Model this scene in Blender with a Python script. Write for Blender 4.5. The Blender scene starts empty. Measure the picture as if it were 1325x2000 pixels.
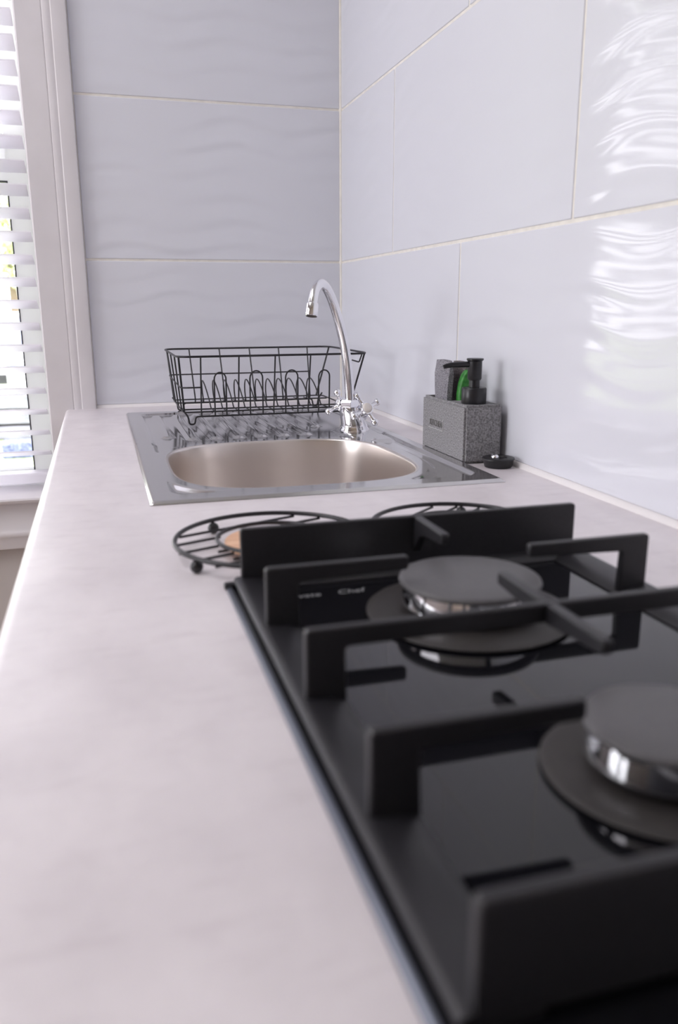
import bpy, bmesh, math, random
from mathutils import Vector, Matrix
random.seed(7)
PI = math.pi
scene = bpy.context.scene
COL = scene.collection

# ------------------------------------------------------------------ camera
cam_d = bpy.data.cameras.new('camera')
cam = bpy.data.objects.new('camera', cam_d)
COL.objects.link(cam)
R = ((0.96082859, -0.07120994, 0.26783868), (-0.27712507, -0.23577625, 0.93145652), (-0.00317896, -0.96919487, -0.24627463))
cam.matrix_world = Matrix(((R[0][0], -R[0][1], -R[0][2], -0.52096627),
                           (R[1][0], -R[1][1], -R[1][2], -1.78664198),
                           (R[2][0], -R[2][1], -R[2][2], 0.20759467),
                           (0, 0, 0, 1)))
cam_d.sensor_fit = 'VERTICAL'
cam_d.sensor_height = 23.6
cam_d.lens = 1588.14 / 2000 * 23.6
cam_d.clip_start = 0.02
cam_d.dof.use_dof = True
cam_d.dof.focus_distance = 1.33
cam_d.dof.aperture_fstop = 3.6
scene.camera = cam

# ------------------------------------------------------------------ sky, light, exposure
world = bpy.data.worlds.new('overcast_sky')
scene.world = world
world.use_nodes = True
bg = world.node_tree.nodes['Background']
bg.inputs[0].default_value = (0.97, 0.965, 1.0, 1)
bg.inputs[1].default_value = 9.5


def portal(name, loc, rot, sx, sy):
    l = bpy.data.lights.new(name, 'AREA')
    l.shape = 'RECTANGLE'
    l.size = sx
    l.size_y = sy
    l.cycles.is_portal = True
    o = bpy.data.objects.new(name, l)
    o.location = loc
    o.rotation_euler = rot
    COL.objects.link(o)
    return o


portal('daylight_portal_side', (-3.02, -0.95, 0.55), (0, -PI / 2, 0), 1.14, 1.5)
portal('daylight_portal_end', (-1.19, 0.17, 0.4), (-PI / 2, 0, 0), 1.12, 1.1)

fill_d = bpy.data.lights.new('overhead_fill_light', 'AREA')  # unseen overhead fill light, added to brighten the worktop against the walls
fill_d.shape = 'RECTANGLE'
fill_d.size = 1.3
fill_d.size_y = 1.3
fill_d.energy = 23.5
fill_d.color = (1.0, 0.97, 1.02)
fill_o = bpy.data.objects.new('overhead_fill_light', fill_d)
fill_o.location = (-1.55, -0.95, 1.48)
COL.objects.link(fill_o)

scene.view_settings.view_transform = 'Standard'
scene.view_settings.look = 'None'
scene.view_settings.gamma = 1.0
scene.view_settings.use_curve_mapping = False
scene.view_settings.exposure = -0.24
scene.cycles.max_bounces = 10
scene.cycles.diffuse_bounces = 6
scene.cycles.glossy_bounces = 6
scene.cycles.transparent_max_bounces = 12
scene.cycles.caustics_reflective = True
scene.cycles.sample_clamp_indirect = 6.0


# ------------------------------------------------------------------ materials
def mat(name, col, rough=0.5, metal=0.0, spec=0.5, coat=0.0):
    m = bpy.data.materials.new(name)
    m.use_nodes = True
    b = m.node_tree.nodes['Principled BSDF']
    b.inputs['Base Color'].default_value = (col[0], col[1], col[2], 1)
    b.inputs['Roughness'].default_value = rough
    b.inputs['Metallic'].default_value = metal
    b.inputs['Specular IOR Level'].default_value = spec
    if coat:
        b.inputs['Coat Weight'].default_value = coat
    return m


def nodes(m):
    nt = m.node_tree
    return nt, nt.nodes, nt.links, nt.nodes['Principled BSDF']


def noise_col(m, scale, c1, c2, lo=0.35, hi=0.65, detail=4, stretch=(1, 1, 1), bump=0.0, dist=0.001, rough_var=None):
    nt, N, L, b = nodes(m)
    tc = N.new('ShaderNodeTexCoord')
    mp = N.new('ShaderNodeMapping')
    mp.inputs['Scale'].default_value = stretch
    L.new(tc.outputs['Object'], mp.inputs['Vector'])
    n = N.new('ShaderNodeTexNoise')
    n.inputs['Scale'].default_value = scale
    n.inputs['Detail'].default_value = detail
    L.new(mp.outputs['Vector'], n.inputs['Vector'])
    r = N.new('ShaderNodeValToRGB')
    r.color_ramp.elements[0].position = lo
    r.color_ramp.elements[1].position = hi
    r.color_ramp.elements[0].color = (*c1, 1)
    r.color_ramp.elements[1].color = (*c2, 1)
    L.new(n.outputs['Fac'], r.inputs['Fac'])
    L.new(r.outputs['Color'], b.inputs['Base Color'])
    if bump:
        bp = N.new('ShaderNodeBump')
        bp.inputs['Strength'].default_value = bump
        bp.inputs['Distance'].default_value = dist
        L.new(n.outputs['Fac'], bp.inputs['Height'])
        L.new(bp.outputs['Normal'], b.inputs['Normal'])
    return m


def worktop_mat():
    m = mat('laminate_worktop', (0.6, 0.53, 0.54), 0.33, 0, 0.5)
    nt, N, L, b = nodes(m)
    tc = N.new('ShaderNodeTexCoord')
    mp = N.new('ShaderNodeMapping')
    mp.inputs['Scale'].default_value = (1.6, 1.0, 1.0)
    L.new(tc.outputs['Object'], mp.inputs['Vector'])
    n1 = N.new('ShaderNodeTexNoise')
    n1.inputs['Scale'].default_value = 9
    n1.inputs['Detail'].default_value = 6
    n1.inputs['Roughness'].default_value = 0.6
    n2 = N.new('ShaderNodeTexNoise')
    n2.inputs['Scale'].default_value = 52
    n2.inputs['Detail'].default_value = 5
    n2.inputs['Distortion'].default_value = 0.6
    mp2 = N.new('ShaderNodeMapping')
    mp2.inputs['Scale'].default_value = (0.45, 1.5, 1.0)
    L.new(tc.outputs['Object'], mp2.inputs['Vector'])
    L.new(mp.outputs['Vector'], n1.inputs['Vector'])
    L.new(mp2.outputs['Vector'], n2.inputs['Vector'])
    r1 = N.new('ShaderNodeValToRGB')
    r1.color_ramp.elements[0].position = 0.32
    r1.color_ramp.elements[1].position = 0.68
    r1.color_ramp.elements[0].color = (0.665, 0.618, 0.64, 1)
    r1.color_ramp.elements[1].color = (0.775, 0.727, 0.745, 1)
    L.new(n1.outputs['Fac'], r1.inputs['Fac'])
    r2 = N.new('ShaderNodeValToRGB')
    r2.color_ramp.elements[0].position = 0.27
    r2.color_ramp.elements[1].position = 0.45
    r2.color_ramp.elements[0].color = (0.92, 0.91, 0.915, 1)
    r2.color_ramp.elements[1].color = (1, 1, 1, 1)
    L.new(n2.outputs['Fac'], r2.inputs['Fac'])
    mx = N.new('ShaderNodeMix')
    mx.data_type = 'RGBA'
    mx.blend_type = 'MULTIPLY'
    mx.inputs[0].default_value = 1.0
    L.new(r1.outputs['Color'], mx.inputs[6])
    L.new(r2.outputs['Color'], mx.inputs[7])
    L.new(mx.outputs[2], b.inputs['Base Color'])
    return m


def tile_mat(name, axis, strength):
    """glossy ceramic with a soft horizontal ripple; axis = world axis that runs along the wall"""
    m = mat(name, (0.70, 0.71, 0.765), 0.07, 0, 0.28)
    nt, N, L, b = nodes(m)
    tc = N.new('ShaderNodeTexCoord')
    oi = N.new('ShaderNodeObjectInfo')
    sep = N.new('ShaderNodeSeparateXYZ')
    L.new(tc.outputs['Object'], sep.inputs['Vector'])

    def mth(op, a, bb=None, v=None):
        k = N.new('ShaderNodeMath')
        k.operation = op
        L.new(a, k.inputs[0])
        if bb is not None:
            L.new(bb, k.inputs[1])
        if v is not None:
            k.inputs[1].default_value = v
        return k.outputs[0]
    u = sep.outputs[axis]
    z = sep.outputs[2]
    rnd = mth('MULTIPLY', oi.outputs['Random'], v=7.0)
    nz = N.new('ShaderNodeTexNoise')
    nz.noise_dimensions = '3D'
    nz.inputs['Scale'].default_value = 3.2
    nz.inputs['Detail'].default_value = 1.0
    cb = N.new('ShaderNodeCombineXYZ')
    L.new(u, cb.inputs[0])
    L.new(mth('MULTIPLY', z, v=1.6), cb.inputs[1])
    L.new(rnd, cb.inputs[2])
    L.new(cb.outputs[0], nz.inputs['Vector'])
    u1 = mth('SINE', mth('ADD', mth('MULTIPLY', u, v=27.0), rnd))
    ph = mth('ADD', mth('MULTIPLY', z, v=130.0), mth('MULTIPLY', u1, v=1.1))
    ph = mth('ADD', ph, mth('MULTIPLY', nz.outputs['Fac'], v=5.0))
    w = mth('SINE', ph)
    nm = N.new('ShaderNodeTexNoise')
    nm.inputs['Scale'].default_value = 5.0
    nm.inputs['Detail'].default_value = 1.0
    L.new(cb.outputs[0], nm.inputs['Vector'])
    mr = N.new('ShaderNodeMapRange')
    mr.inputs[1].default_value = 0.35
    mr.inputs[2].default_value = 0.68
    mr.inputs[3].default_value = 0.12
    L.new(nm.outputs['Fac'], mr.inputs[0])
    w = mth('ADD', w, mth('MULTIPLY', mth('SINE', mth('MULTIPLY', ph, v=2.0)), v=0.28))
    w = mth('MULTIPLY', w, mr.outputs[0])
    bp = N.new('ShaderNodeBump')
    bp.inputs['Strength'].default_value = strength
    bp.inputs['Distance'].default_value = 0.0016
    L.new(w, bp.inputs['Height'])
    L.new(bp.outputs['Normal'], b.inputs['Normal'])
    return m


def glass_mat(name, tint=(1, 1, 1)):
    m = bpy.data.materials.new(name)
    m.use_nodes = True
    nt = m.node_tree
    nt.nodes.clear()
    o = nt.nodes.new('ShaderNodeOutputMaterial')
    t = nt.nodes.new('ShaderNodeBsdfTransparent')
    t.inputs[0].default_value = (*tint, 1)
    g = nt.nodes.new('ShaderNodeBsdfGlossy')
    g.inputs['Roughness'].default_value = 0.0
    f = nt.nodes.new('ShaderNodeFresnel')
    f.inputs[0].default_value = 1.3
    mx = nt.nodes.new('ShaderNodeMixShader')
    nt.links.new(f.outputs[0], mx.inputs[0])
    nt.links.new(t.outputs[0], mx.inputs[1])
    nt.links.new(g.outputs[0], mx.inputs[2])
    nt.links.new(mx.outputs[0], o.inputs[0])
    return m


M = {}
M['worktop'] = worktop_mat()
M['tile_r'] = tile_mat('rippled_white_tile_side', 1, 0.22)
M['tile_b'] = tile_mat('rippled_white_tile_end', 0, 0.45)
M['grout'] = noise_col(mat('cream_grout', (0.78, 0.75, 0.7), 0.85), 60, (0.74, 0.71, 0.66), (0.82, 0.79, 0.73))
M['sealant'] = mat('white_sealant', (0.82, 0.79, 0.79), 0.45)
M['paint'] = noise_col(mat('white_gloss_paint', (0.71, 0.68, 0.70), 0.3), 14, (0.69, 0.665, 0.685), (0.72, 0.695, 0.715), bump=0.01)
M['plaster'] = noise_col(mat('greige_wall_paint', (0.52, 0.48, 0.46), 0.8), 8, (0.50, 0.46, 0.44), (0.54, 0.50, 0.48))
M['warmwall'] = noise_col(mat('warm_wall_paint', (0.55, 0.46, 0.39), 0.8), 5, (0.52, 0.44, 0.37), (0.58, 0.49, 0.42))
M['ceiling'] = noise_col(mat('white_ceiling_paint', (0.75, 0.74, 0.76), 0.8), 5, (0.73, 0.72, 0.74), (0.77, 0.76, 0.78))
M['floor'] = noise_col(mat('brown_floor_boards', (0.3, 0.2, 0.13), 0.5), 6, (0.24, 0.16, 0.11), (0.36, 0.25, 0.17), stretch=(6, 0.6, 1))
M['slat'] = mat('white_blind_slat', (0.90, 0.89, 0.92), 0.45)
nt_, N_, L_, b_ = nodes(M['slat'])
tr_ = N_.new('ShaderNodeBsdfTranslucent')
tr_.inputs[0].default_value = (0.92, 0.91, 0.95, 1)
mx_ = N_.new('ShaderNodeMixShader')
mx_.inputs[0].default_value = 0.65
L_.new(b_.outputs[0], mx_.inputs[1])
L_.new(tr_.outputs[0], mx_.inputs[2])
L_.new(mx_.outputs[0], N_['Material Output'].inputs['Surface'])
M['upvc'] = mat('white_window_frame', (0.90, 0.89, 0.92), 0.35)
nt_, N_, L_, b_ = nodes(M['upvc'])
tr_ = N_.new('ShaderNodeBsdfTranslucent')
tr_.inputs[0].default_value = (0.92, 0.91, 0.95, 1)
mx_ = N_.new('ShaderNodeMixShader')
mx_.inputs[0].default_value = 0.6
L_.new(b_.outputs[0], mx_.inputs[1])
L_.new(tr_.outputs[0], mx_.inputs[2])
L_.new(mx_.outputs[0], N_['Material Output'].inputs['Surface'])
M['gasket'] = mat('dark_window_gasket', (0.06, 0.06, 0.07), 0.6)
M['glass'] = glass_mat('clear_window_glass')
M['steel'] = mat('pressed_stainless_steel', (0.62, 0.61, 0.61), 0.12, 1.0)
noise_ = nodes(M['steel'])
M['steel_basin'] = mat('satin_stainless_steel', (0.74, 0.69, 0.66), 0.30, 1.0)
M['chrome'] = mat('polished_chrome', (0.86, 0.86, 0.89), 0.04, 1.0)
M['aerator'] = mat('grey_aerator_mesh', (0.12, 0.10, 0.09), 0.6, 0.3)
M['wire'] = mat('black_coated_wire', (0.012, 0.011, 0.014), 0.38, 0, 0.5)
M['iron'] = noise_col(mat('matte_cast_iron', (0.02, 0.02, 0.022), 0.42, 0, 0.5), 900, (0.0125, 0.012, 0.0145), (0.020, 0.019, 0.023), bump=0.05, dist=0.0004)
M['enamel'] = noise_col(mat('black_burner_enamel', (0.03, 0.029, 0.03), 0.48, 0, 0.5), 700, (0.094, 0.091, 0.096), (0.110, 0.107, 0.112), bump=0.04, dist=0.0003)
M['enamel_dark'] = noise_col(mat('brown_black_burner_enamel', (0.03, 0.028, 0.027), 0.5, 0, 0.45), 700, (0.030, 0.0265, 0.026), (0.040, 0.036, 0.035), bump=0.04, dist=0.0003)
M['hobglass'] = mat('black_hob_glass', (0.006, 0.006, 0.008), 0.05, 0, 0.5)
M['brand'] = mat('silver_hob_print', (0.30, 0.30, 0.31), 0.4)
M['trim_metal'] = mat('brushed_edge_trim', (0.17, 0.185, 0.22), 0.38, 1.0)
M['stone'] = noise_col(mat('grey_speckled_stone', (0.2, 0.2, 0.2), 0.75), 520, (0.135, 0.132, 0.138), (0.36, 0.355, 0.37), lo=0.34, hi=0.68, detail=3, bump=0.35, dist=0.0006)
M['stone_text'] = mat('engraved_stone_lettering', (0.15, 0.145, 0.14), 0.85)
M['stone_edge'] = mat('pale_plaque_edge', (0.42, 0.415, 0.42), 0.8)
M['pump'] = mat('matte_black_plastic', (0.010, 0.010, 0.013), 0.33, 0, 0.5)
M['cloth'] = noise_col(mat('grey_woven_cloth', (0.25, 0.24, 0.26), 0.95, 0, 0.1), 520, (0.13, 0.125, 0.145), (0.36, 0.35, 0.38), stretch=(1, 0.7, 2.2), bump=0.5, dist=0.001)
M['cloth2'] = noise_col(mat('brown_grey_woven_cloth', (0.2, 0.18, 0.18), 0.95, 0, 0.1), 520, (0.12, 0.105, 0.11), (0.29, 0.26, 0.265), stretch=(1, 0.7, 2.2), bump=0.5, dist=0.001)
M['green'] = noise_col(mat('green_sponge', (0.03, 0.2, 0.03), 0.45), 200, (0.018, 0.15, 0.02), (0.05, 0.27, 0.045), bump=0.15, dist=0.0005)
M['rubber'] = mat('black_rubber', (0.012, 0.012, 0.014), 0.4)
M['wood'] = noise_col(mat('pale_beech_wood', (0.6, 0.33, 0.18), 0.5), 20, (0.70, 0.40, 0.24), (0.84, 0.54, 0.36), stretch=(1, 9, 1))
M['door'] = mat('white_cabinet_door', (0.72, 0.70, 0.71), 0.35)
M['grass'] = noise_col(mat('lawn_grass', (0.2, 0.33, 0.08), 0.9), 9, (0.24, 0.33, 0.14), (0.46, 0.52, 0.30))
M['leaf'] = noise_col(mat('tree_leaves', (0.2, 0.33, 0.08), 0.7), 5, (0.34, 0.45, 0.16), (0.66, 0.70, 0.42))
M['bark'] = mat('tree_bark', (0.16, 0.12, 0.09), 0.9)
M['carpaint'] = mat('white_car_paint', (0.8, 0.8, 0.83), 0.25, 0, 0.5, 0.5)
M['carglass'] = mat('blue_grey_car_glass', (0.13, 0.15, 0.24), 0.08)
M['cardark'] = mat('black_car_trim', (0.02, 0.02, 0.025), 0.5)
M['board'] = noise_col(mat('weathered_grey_board', (0.2, 0.2, 0.24), 0.8), 12, (0.15, 0.15, 0.18), (0.25, 0.25, 0.29), stretch=(0.4, 3, 3))
M['soil'] = mat('dark_soil', (0.05, 0.045, 0.05), 0.95)
M['crate'] = noise_col(mat('blue_grey_granite_block', (0.1, 0.11, 0.2), 0.8), 30, (0.05, 0.06, 0.13), (0.19, 0.21, 0.34))


# ------------------------------------------------------------------ mesh helpers
def new_obj(name, bm, material, parent=None, smooth=None, loc=None):
    me = bpy.data.meshes.new(name)
    bm.normal_update()
    bm.to_mesh(me)
    bm.free()
    mats = material if isinstance(material, (list, tuple)) else [material]
    for mm in mats:
        me.materials.append(mm)
    if smooth is not None:
        me.shade_smooth()
        if smooth < 180:
            me.set_sharp_from_angle(angle=math.radians(smooth))
    o = bpy.data.objects.new(name, me)
    COL.objects.link(o)
    if loc is not None:
        o.location = loc
    if parent is not None:
        o.parent = parent
        # children keep world coordinates: parents carry only a location
        o.matrix_parent_inverse = Matrix.Translation(-Vector(parent.location)) if parent.parent is None else Matrix.Identity(4)
    return o


def thing(name, loc, label, cat, group=None):
    o = bpy.data.objects.new(name, None)
    o.empty_display_size = 0.05
    o.location = loc
    COL.objects.link(o)
    o['label'] = label
    o['category'] = cat
    if group:
        o['group'] = group
    return o


def tag(o, label, cat, group=None):
    o['label'] = label
    o['category'] = cat
    if group:
        o['group'] = group
    return o


def struct(name, bm, material, parent=None, smooth=None):
    o = new_obj(name, bm, material, parent, smooth)
    o['kind'] = 'structure'
    return o


def bx(bm, x0, x1, y0, y1, z0, z1, bevel=0.0, seg=2):
    vs = [bm.verts.new((x, y, z)) for z in (z0, z1) for y in (y0, y1) for x in (x0, x1)]
    f = [(0, 2, 3, 1), (4, 5, 7, 6), (0, 1, 5, 4), (2, 6, 7, 3), (0, 4, 6, 2), (1, 3, 7, 5)]
    fs = [bm.faces.new([vs[i] for i in q]) for q in f]
    if bevel:
        es = list({e for q in fs for e in q.edges})
        bmesh.ops.bevel(bm, geom=es, offset=bevel, segments=seg, profile=0.5, affect='EDGES')
    return bm


def box(x0, x1, y0, y1, z0, z1, bevel=0.0, seg=2):
    return bx(bmesh.new(), x0, x1, y0, y1, z0, z1, bevel, seg)


def fillet(pts, r, n=4, closed=False):
    """round the corners of a polyline"""
    P = [Vector(p) for p in pts]
    out = []
    m = len(P)
    for i in range(m):
        if not closed and i in (0, m - 1):
            out.append(P[i])
            continue
        a, b, c = P[i - 1], P[i], P[(i + 1) % m]
        ri = r[i] if isinstance(r, (list, tuple)) else r
        d1, d2 = (a - b), (c - b)
        l = min(ri, d1.length * 0.48, d2.length * 0.48)
        p0 = b + d1.normalized() * l
        p2 = b + d2.normalized() * l
        for k in range(n + 1):
            t = k / n
            out.append(p0 * (1 - t) ** 2 + b * 2 * t * (1 - t) + p2 * t * t)
    return out


def tube(bm, pts, r, sides=8, closed=False, caps=True):
    P = [Vector(p) for p in pts]
    Q = [P[0]]
    for p in P[1:]:
        if (p - Q[-1]).length > 1e-6:
            Q.append(p)
    P = Q
    m = len(P)
    rad = r if isinstance(r, (list, tuple)) else [r] * m
    T = []
    for i in range(m):
        if closed:
            t = P[(i + 1) % m] - P[i - 1]
        elif i == 0:
            t = P[1] - P[0]
        elif i == m - 1:
            t = P[-1] - P[-2]
        else:
            t = (P[i + 1] - P[i]).normalized() + (P[i] - P[i - 1]).normalized()
        T.append(t.normalized())
    n = T[0].orthogonal().normalized()
    rings = []
    for i in range(m):
        n = (n - T[i] * n.dot(T[i]))
        if n.length < 1e-6:
            n = T[i].orthogonal()
        n.normalize()
        b = T[i].cross(n)
        rings.append([bm.verts.new(P[i] + (n * math.cos(2 * PI * k / sides) + b * math.sin(2 * PI * k / sides)) * rad[i]) for k in range(sides)])
    cnt = m if closed else m - 1
    for i in range(cnt):
        A, B = rings[i], rings[(i + 1) % m]
        off = 0
        if closed and i == m - 1:
            off = min(range(sides), key=lambda s: sum((A[k].co - B[(k + s) % sides].co).length for k in range(sides)))
        for k in range(sides):
            bm.faces.new((A[k], A[(k + 1) % sides], B[(k + 1 + off) % sides], B[(k + off) % sides]))
    if not closed and caps:
        bm.faces.new(rings[0][::-1])
        bm.faces.new(rings[-1])
    return bm


def wire(name, pts, r, parent, material=None, sides=8, closed=False):
    return new_obj(name, tube(bmesh.new(), pts, r, sides, closed), material or M['wire'], parent, smooth=60)


def lathe(bm, prof, n=32, center=(0, 0, 0), rot=None, capb=True, capt=True):
    """prof: list of (r, z)"""
    rings = []
    c = Vector(center)
    for r, z in prof:
        ring = []
        for k in range(n):
            v = Vector((r * math.cos(2 * PI * k / n), r * math.sin(2 * PI * k / n), z))
            if rot is not None:
                v = rot @ v
            ring.append(bm.verts.new(c + v))
        rings.append(ring)
    for A, B in zip(rings, rings[1:]):
        for k in range(n):
            bm.faces.new((A[k], A[(k + 1) % n], B[(k + 1) % n], B[k]))
    if capb:
        bm.faces.new(rings[0][::-1])
    if capt:
        bm.faces.new(rings[-1])
    return bm


def sphere(bm, c, r, u=16, v=10, sc=(1, 1, 1)):
    mtx = Matrix.Translation(Vector(c)) @ Matrix.Diagonal((sc[0], sc[1], sc[2], 1))
    bmesh.ops.create_uvsphere(bm, u_segments=u, v_segments=v, radius=r, matrix=mtx)
    return bm


def prism(bm, outline, axis, a0, a1, bevel=0.0, seg=2):
    """extrude a closed 2-D outline; axis 'y': outline in (x,z); 'x': outline in (y,z); 'z': outline in (x,y)"""
    def pt(p, a):
        return {'y': (p[0], a, p[1]), 'x': (a, p[0], p[1]), 'z': (p[0], p[1], a)}[axis]
    P = [Vector((p[0], p[1])) for p in outline]
    n = len(P)
    area = sum(P[i].x * P[(i + 1) % n].y - P[(i + 1) % n].x * P[i].y for i in range(n))
    if area < 0:
        P = P[::-1]
    nor = []
    for i in range(n):
        d1, d2 = (P[i] - P[i - 1]), (P[(i + 1) % n] - P[i])
        n1, n2 = Vector((-d1.y, d1.x)).normalized(), Vector((-d2.y, d2.x)).normalized()
        m = (n1 + n2)
        m = m.normalized() if m.length > 1e-6 else n1
        nor.append(m / max(0.5, m.dot(n1)))
    if bevel:
        lev = [(a0, bevel), (a0 + bevel * 0.3, bevel * 0.3), (a0 + bevel, 0.0), (a1 - bevel, 0.0), (a1 - bevel * 0.3, bevel * 0.3), (a1, bevel)]
    else:
        lev = [(a0, 0.0), (a1, 0.0)]
    rings = [[bm.verts.new(pt(p + q * ins, a)) for p, q in zip(P, nor)] for a, ins in lev]
    for A, B in zip(rings, rings[1:]):
        for k in range(n):
            bm.faces.new((A[k], B[k], B[(k + 1) % n], A[(k + 1) % n]))
    caps = [bm.faces.new(rings[0]), bm.faces.new(rings[-1][::-1])]
    bm.normal_update()
    bmesh.ops.triangulate(bm, faces=caps, ngon_method='EAR_CLIP')
    bmesh.ops.recalc_face_normals(bm, faces=bm.faces[:])
    return bm


def align(zdir):
    return Vector((0, 0, 1)).rotation_difference(Vector(zdir).normalized()).to_matrix()


def text_mesh(name, body, size, extrude, material, parent, mtx, shear=0.0, xscale=1.0):
    cu = bpy.data.curves.new(name, 'FONT')
    cu.body = body
    cu.size = size
    cu.extrude = extrude
    cu.shear = shear
    cu.resolution_u = 4
    t = bpy.data.objects.new(name + '_curve', cu)
    COL.objects.link(t)
    dg = bpy.context.evaluated_depsgraph_get()
    me = bpy.data.meshes.new_from_object(t.evaluated_get(dg))
    bpy.data.objects.remove(t)
    me.name = name
    me.transform(Matrix.Diagonal((xscale, 1, 1, 1)))
    me.transform(mtx)
    me.materials.clear()
    me.materials.append(material)
    o = bpy.data.objects.new(name, me)
    COL.objects.link(o)
    o.parent = parent
    o.matrix_parent_inverse = Matrix.Translation(-Vector(parent.location))
    return o


# ------------------------------------------------------------------ room shell (z = 0 is the worktop surface)
FL, CE = -0.9, 1.5
struct('floor', box(-3.15, 0.15, -3.35, 0.15, FL - 0.1, FL), M['floor'])
struct('ceiling', box(-3.15, 0.15, -3.35, 0.15, CE, CE + 0.1), M['ceiling'])
wr = struct('wall_right', box(0.0014, 0.15, -3.35, 0.15, FL, CE), M['grout'])
struct('wall_front', box(-3.15, 0.0014, -3.35, -3.2, FL, CE), M['warmwall'])
# end wall with the window opening  x -1.75..-0.63, z -0.165..0.98
WX0, WX1, WZ0, WZ1 = -1.75, -0.632, -0.19, 0.98
bm = bmesh.new()
bx(bm, -3.15, WX0, 0.012, 0.15, FL, CE)
bx(bm, WX1, 0.0014, 0.012, 0.15, FL, CE)
bx(bm, WX0, WX1, 0.012, 0.15, FL, WZ0)
bx(bm, WX0, WX1, 0.012, 0.15, WZ1, CE)
wb = struct('wall_back', bm, M['plaster'])
# grout bed behind the end-wall tiles
go = new_obj('grout_bed', box(-0.538, 0.0014, 0.0014, 0.012, 0.0, CE - 0.001), M['grout'], wb)
# left wall with a wide window y -1.7..-0.2, z -0.02..1.12
LZ0, LZ1 = -0.02, 1.12
bm = bmesh.new()
bx(bm, -3.15, -3.0, -3.2, -1.7, FL, CE)
bx(bm, -3.15, -3.0, -0.2, 0.012, FL, CE)
bx(bm, -3.15, -3.0, -1.7, -0.2, LZ1, CE)
bx(bm, -3.15, -3.0, -1.7, -0.2, FL, LZ0)
struct('wall_left', bm, M['plaster'])
w2 = bpy.data.objects.new('window_2', None)
w2.location = (-3.075, -0.95, LZ0)
COL.objects.link(w2)
w2['kind'] = 'structure'
bm = bmesh.new()
bx(bm, -3.11, -3.04, -1.7, -1.63, LZ0, LZ1)
bx(bm, -3.11, -3.04, -0.27, -0.2, LZ0, LZ1)
bx(bm, -3.11, -3.04, -0.99, -0.91, LZ0 + 0.06, LZ1 - 0.06)
bx(bm, -3.11, -3.04, -1.63, -0.27, LZ1 - 0.06, LZ1)
bx(bm, -3.11, -3.04, -1.63, -0.27, LZ0, LZ0 + 0.06)
new_obj('window_frame', bm, M['upvc'], w2)
for y0, y1 in ((-1.63, -0.99), (-0.91, -0.27)):
    new_obj('pane', box(-3.08, -3.074, y0, y1, LZ0 + 0.06, LZ1 - 0.06), M['glass'], w2)

# ------------------------------------------------------------------ tiles (each its own piece, 300 x 600 mm half bond)
J = 0.0023


def tile_box(x0, x1, y0, y1, z0, z1, face):
    b = box(x0, x1, y0, y1, z0, z1, 0.0012, 2)
    return b


rows = [(0.004, 0.2990), (0.2990, 0.6045), (0.6045, 0.9095), (0.9095, 1.2145), (1.2145, CE - 0.002)]
offs = [-0.6265, -0.330, -0.630, -0.330, -0.630]
for (z0, z1), f0 in zip(rows, offs):
    ys = [0.0]
    y = f0
    while y > -3.2:
        ys.append(y)
        y -= 0.5985
    ys.append(-3.2)
    for a, b in zip(ys, ys[1:]):
        new_obj('tile', tile_box(0.0, 0.011, b + J, a - (J if a < 0 else 0.0), z0 + J, z1 - J, 'x'), M['tile_r'], wr)
rows_b = [(0.004, 0.2990), (0.2990, 0.6045), (0.6045, 0.9095), (0.9095, 1.2145), (1.2145, CE - 0.002)]
for z0, z1 in rows_b:
    new_obj('tile', tile_box(-0.536, -0.0035, 0.0, 0.011, z0 + J, z1 - J, 'y'), M['tile_b'], wb)
# corner grout bead and the white sealant along the worktop
bm = prism(bmesh.new(), [(-0.0045, 0.011), (-0.0045, 0.0012), (-0.0012, -0.0030), (0.011, -0.0030)], 'z', 0.003, CE - 0.002)
struct('trim_1', bm, M['grout'])
bm = prism(bmesh.new(), [(0.001, 0.0), (0.001, 0.0062), (-0.0008, 0.0058), (-0.0042, 0.0018), (-0.005, 0.0)], 'y', -3.19, 0.0)
struct('trim_2', bm, M['sealant'], smooth=60)
bm = prism(bmesh.new(), [(0.001, 0.0), (0.001, 0.0062), (-0.0008, 0.0058), (-0.0042, 0.0018), (-0.005, 0.0)], 'x', -0.538, -0.004)
struct('trim_3', bm, M['sealant'], smooth=60)

# ------------------------------------------------------------------ window
# architrave: flat board, groove, bead and outer fillet
prof = [(-0.6315, 0.012), (-0.6315, -0.010), (-0.629, -0.0125), (-0.5835, -0.0125), (-0.5822, -0.0115), (-0.5812, -0.0115),
        (-0.5800, -0.0132), (-0.5760, -0.0140), (-0.5690, -0.0140), (-0.5672, -0.0132), (-0.5664, -0.0132), (-0.5645, -0.0150), (-0.5420, -0.0158), (-0.5385, -0.0145), (-0.5375, 0.0), (-0.5375, 0.012)]
struct('trim_4', prism(bmesh.new(), prof, 'z', -0.176, 1.08), M['paint'], smooth=35)
prof2 = [(-x + 2 * -1.191, y) for x, y in prof]
prof2 = [(-1.191 - (x + 1.191), y) for x, y in prof]
struct('trim_5', prism(bmesh.new(), prof2[::-1], 'z', -0.176, 1.08), M['paint'], smooth=35)
struct('trim_6', box(WX0 - 0.09, WX1 + 0.09, -0.0165, 0.012, 0.985, 1.08, 0.003), M['paint'])
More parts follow.
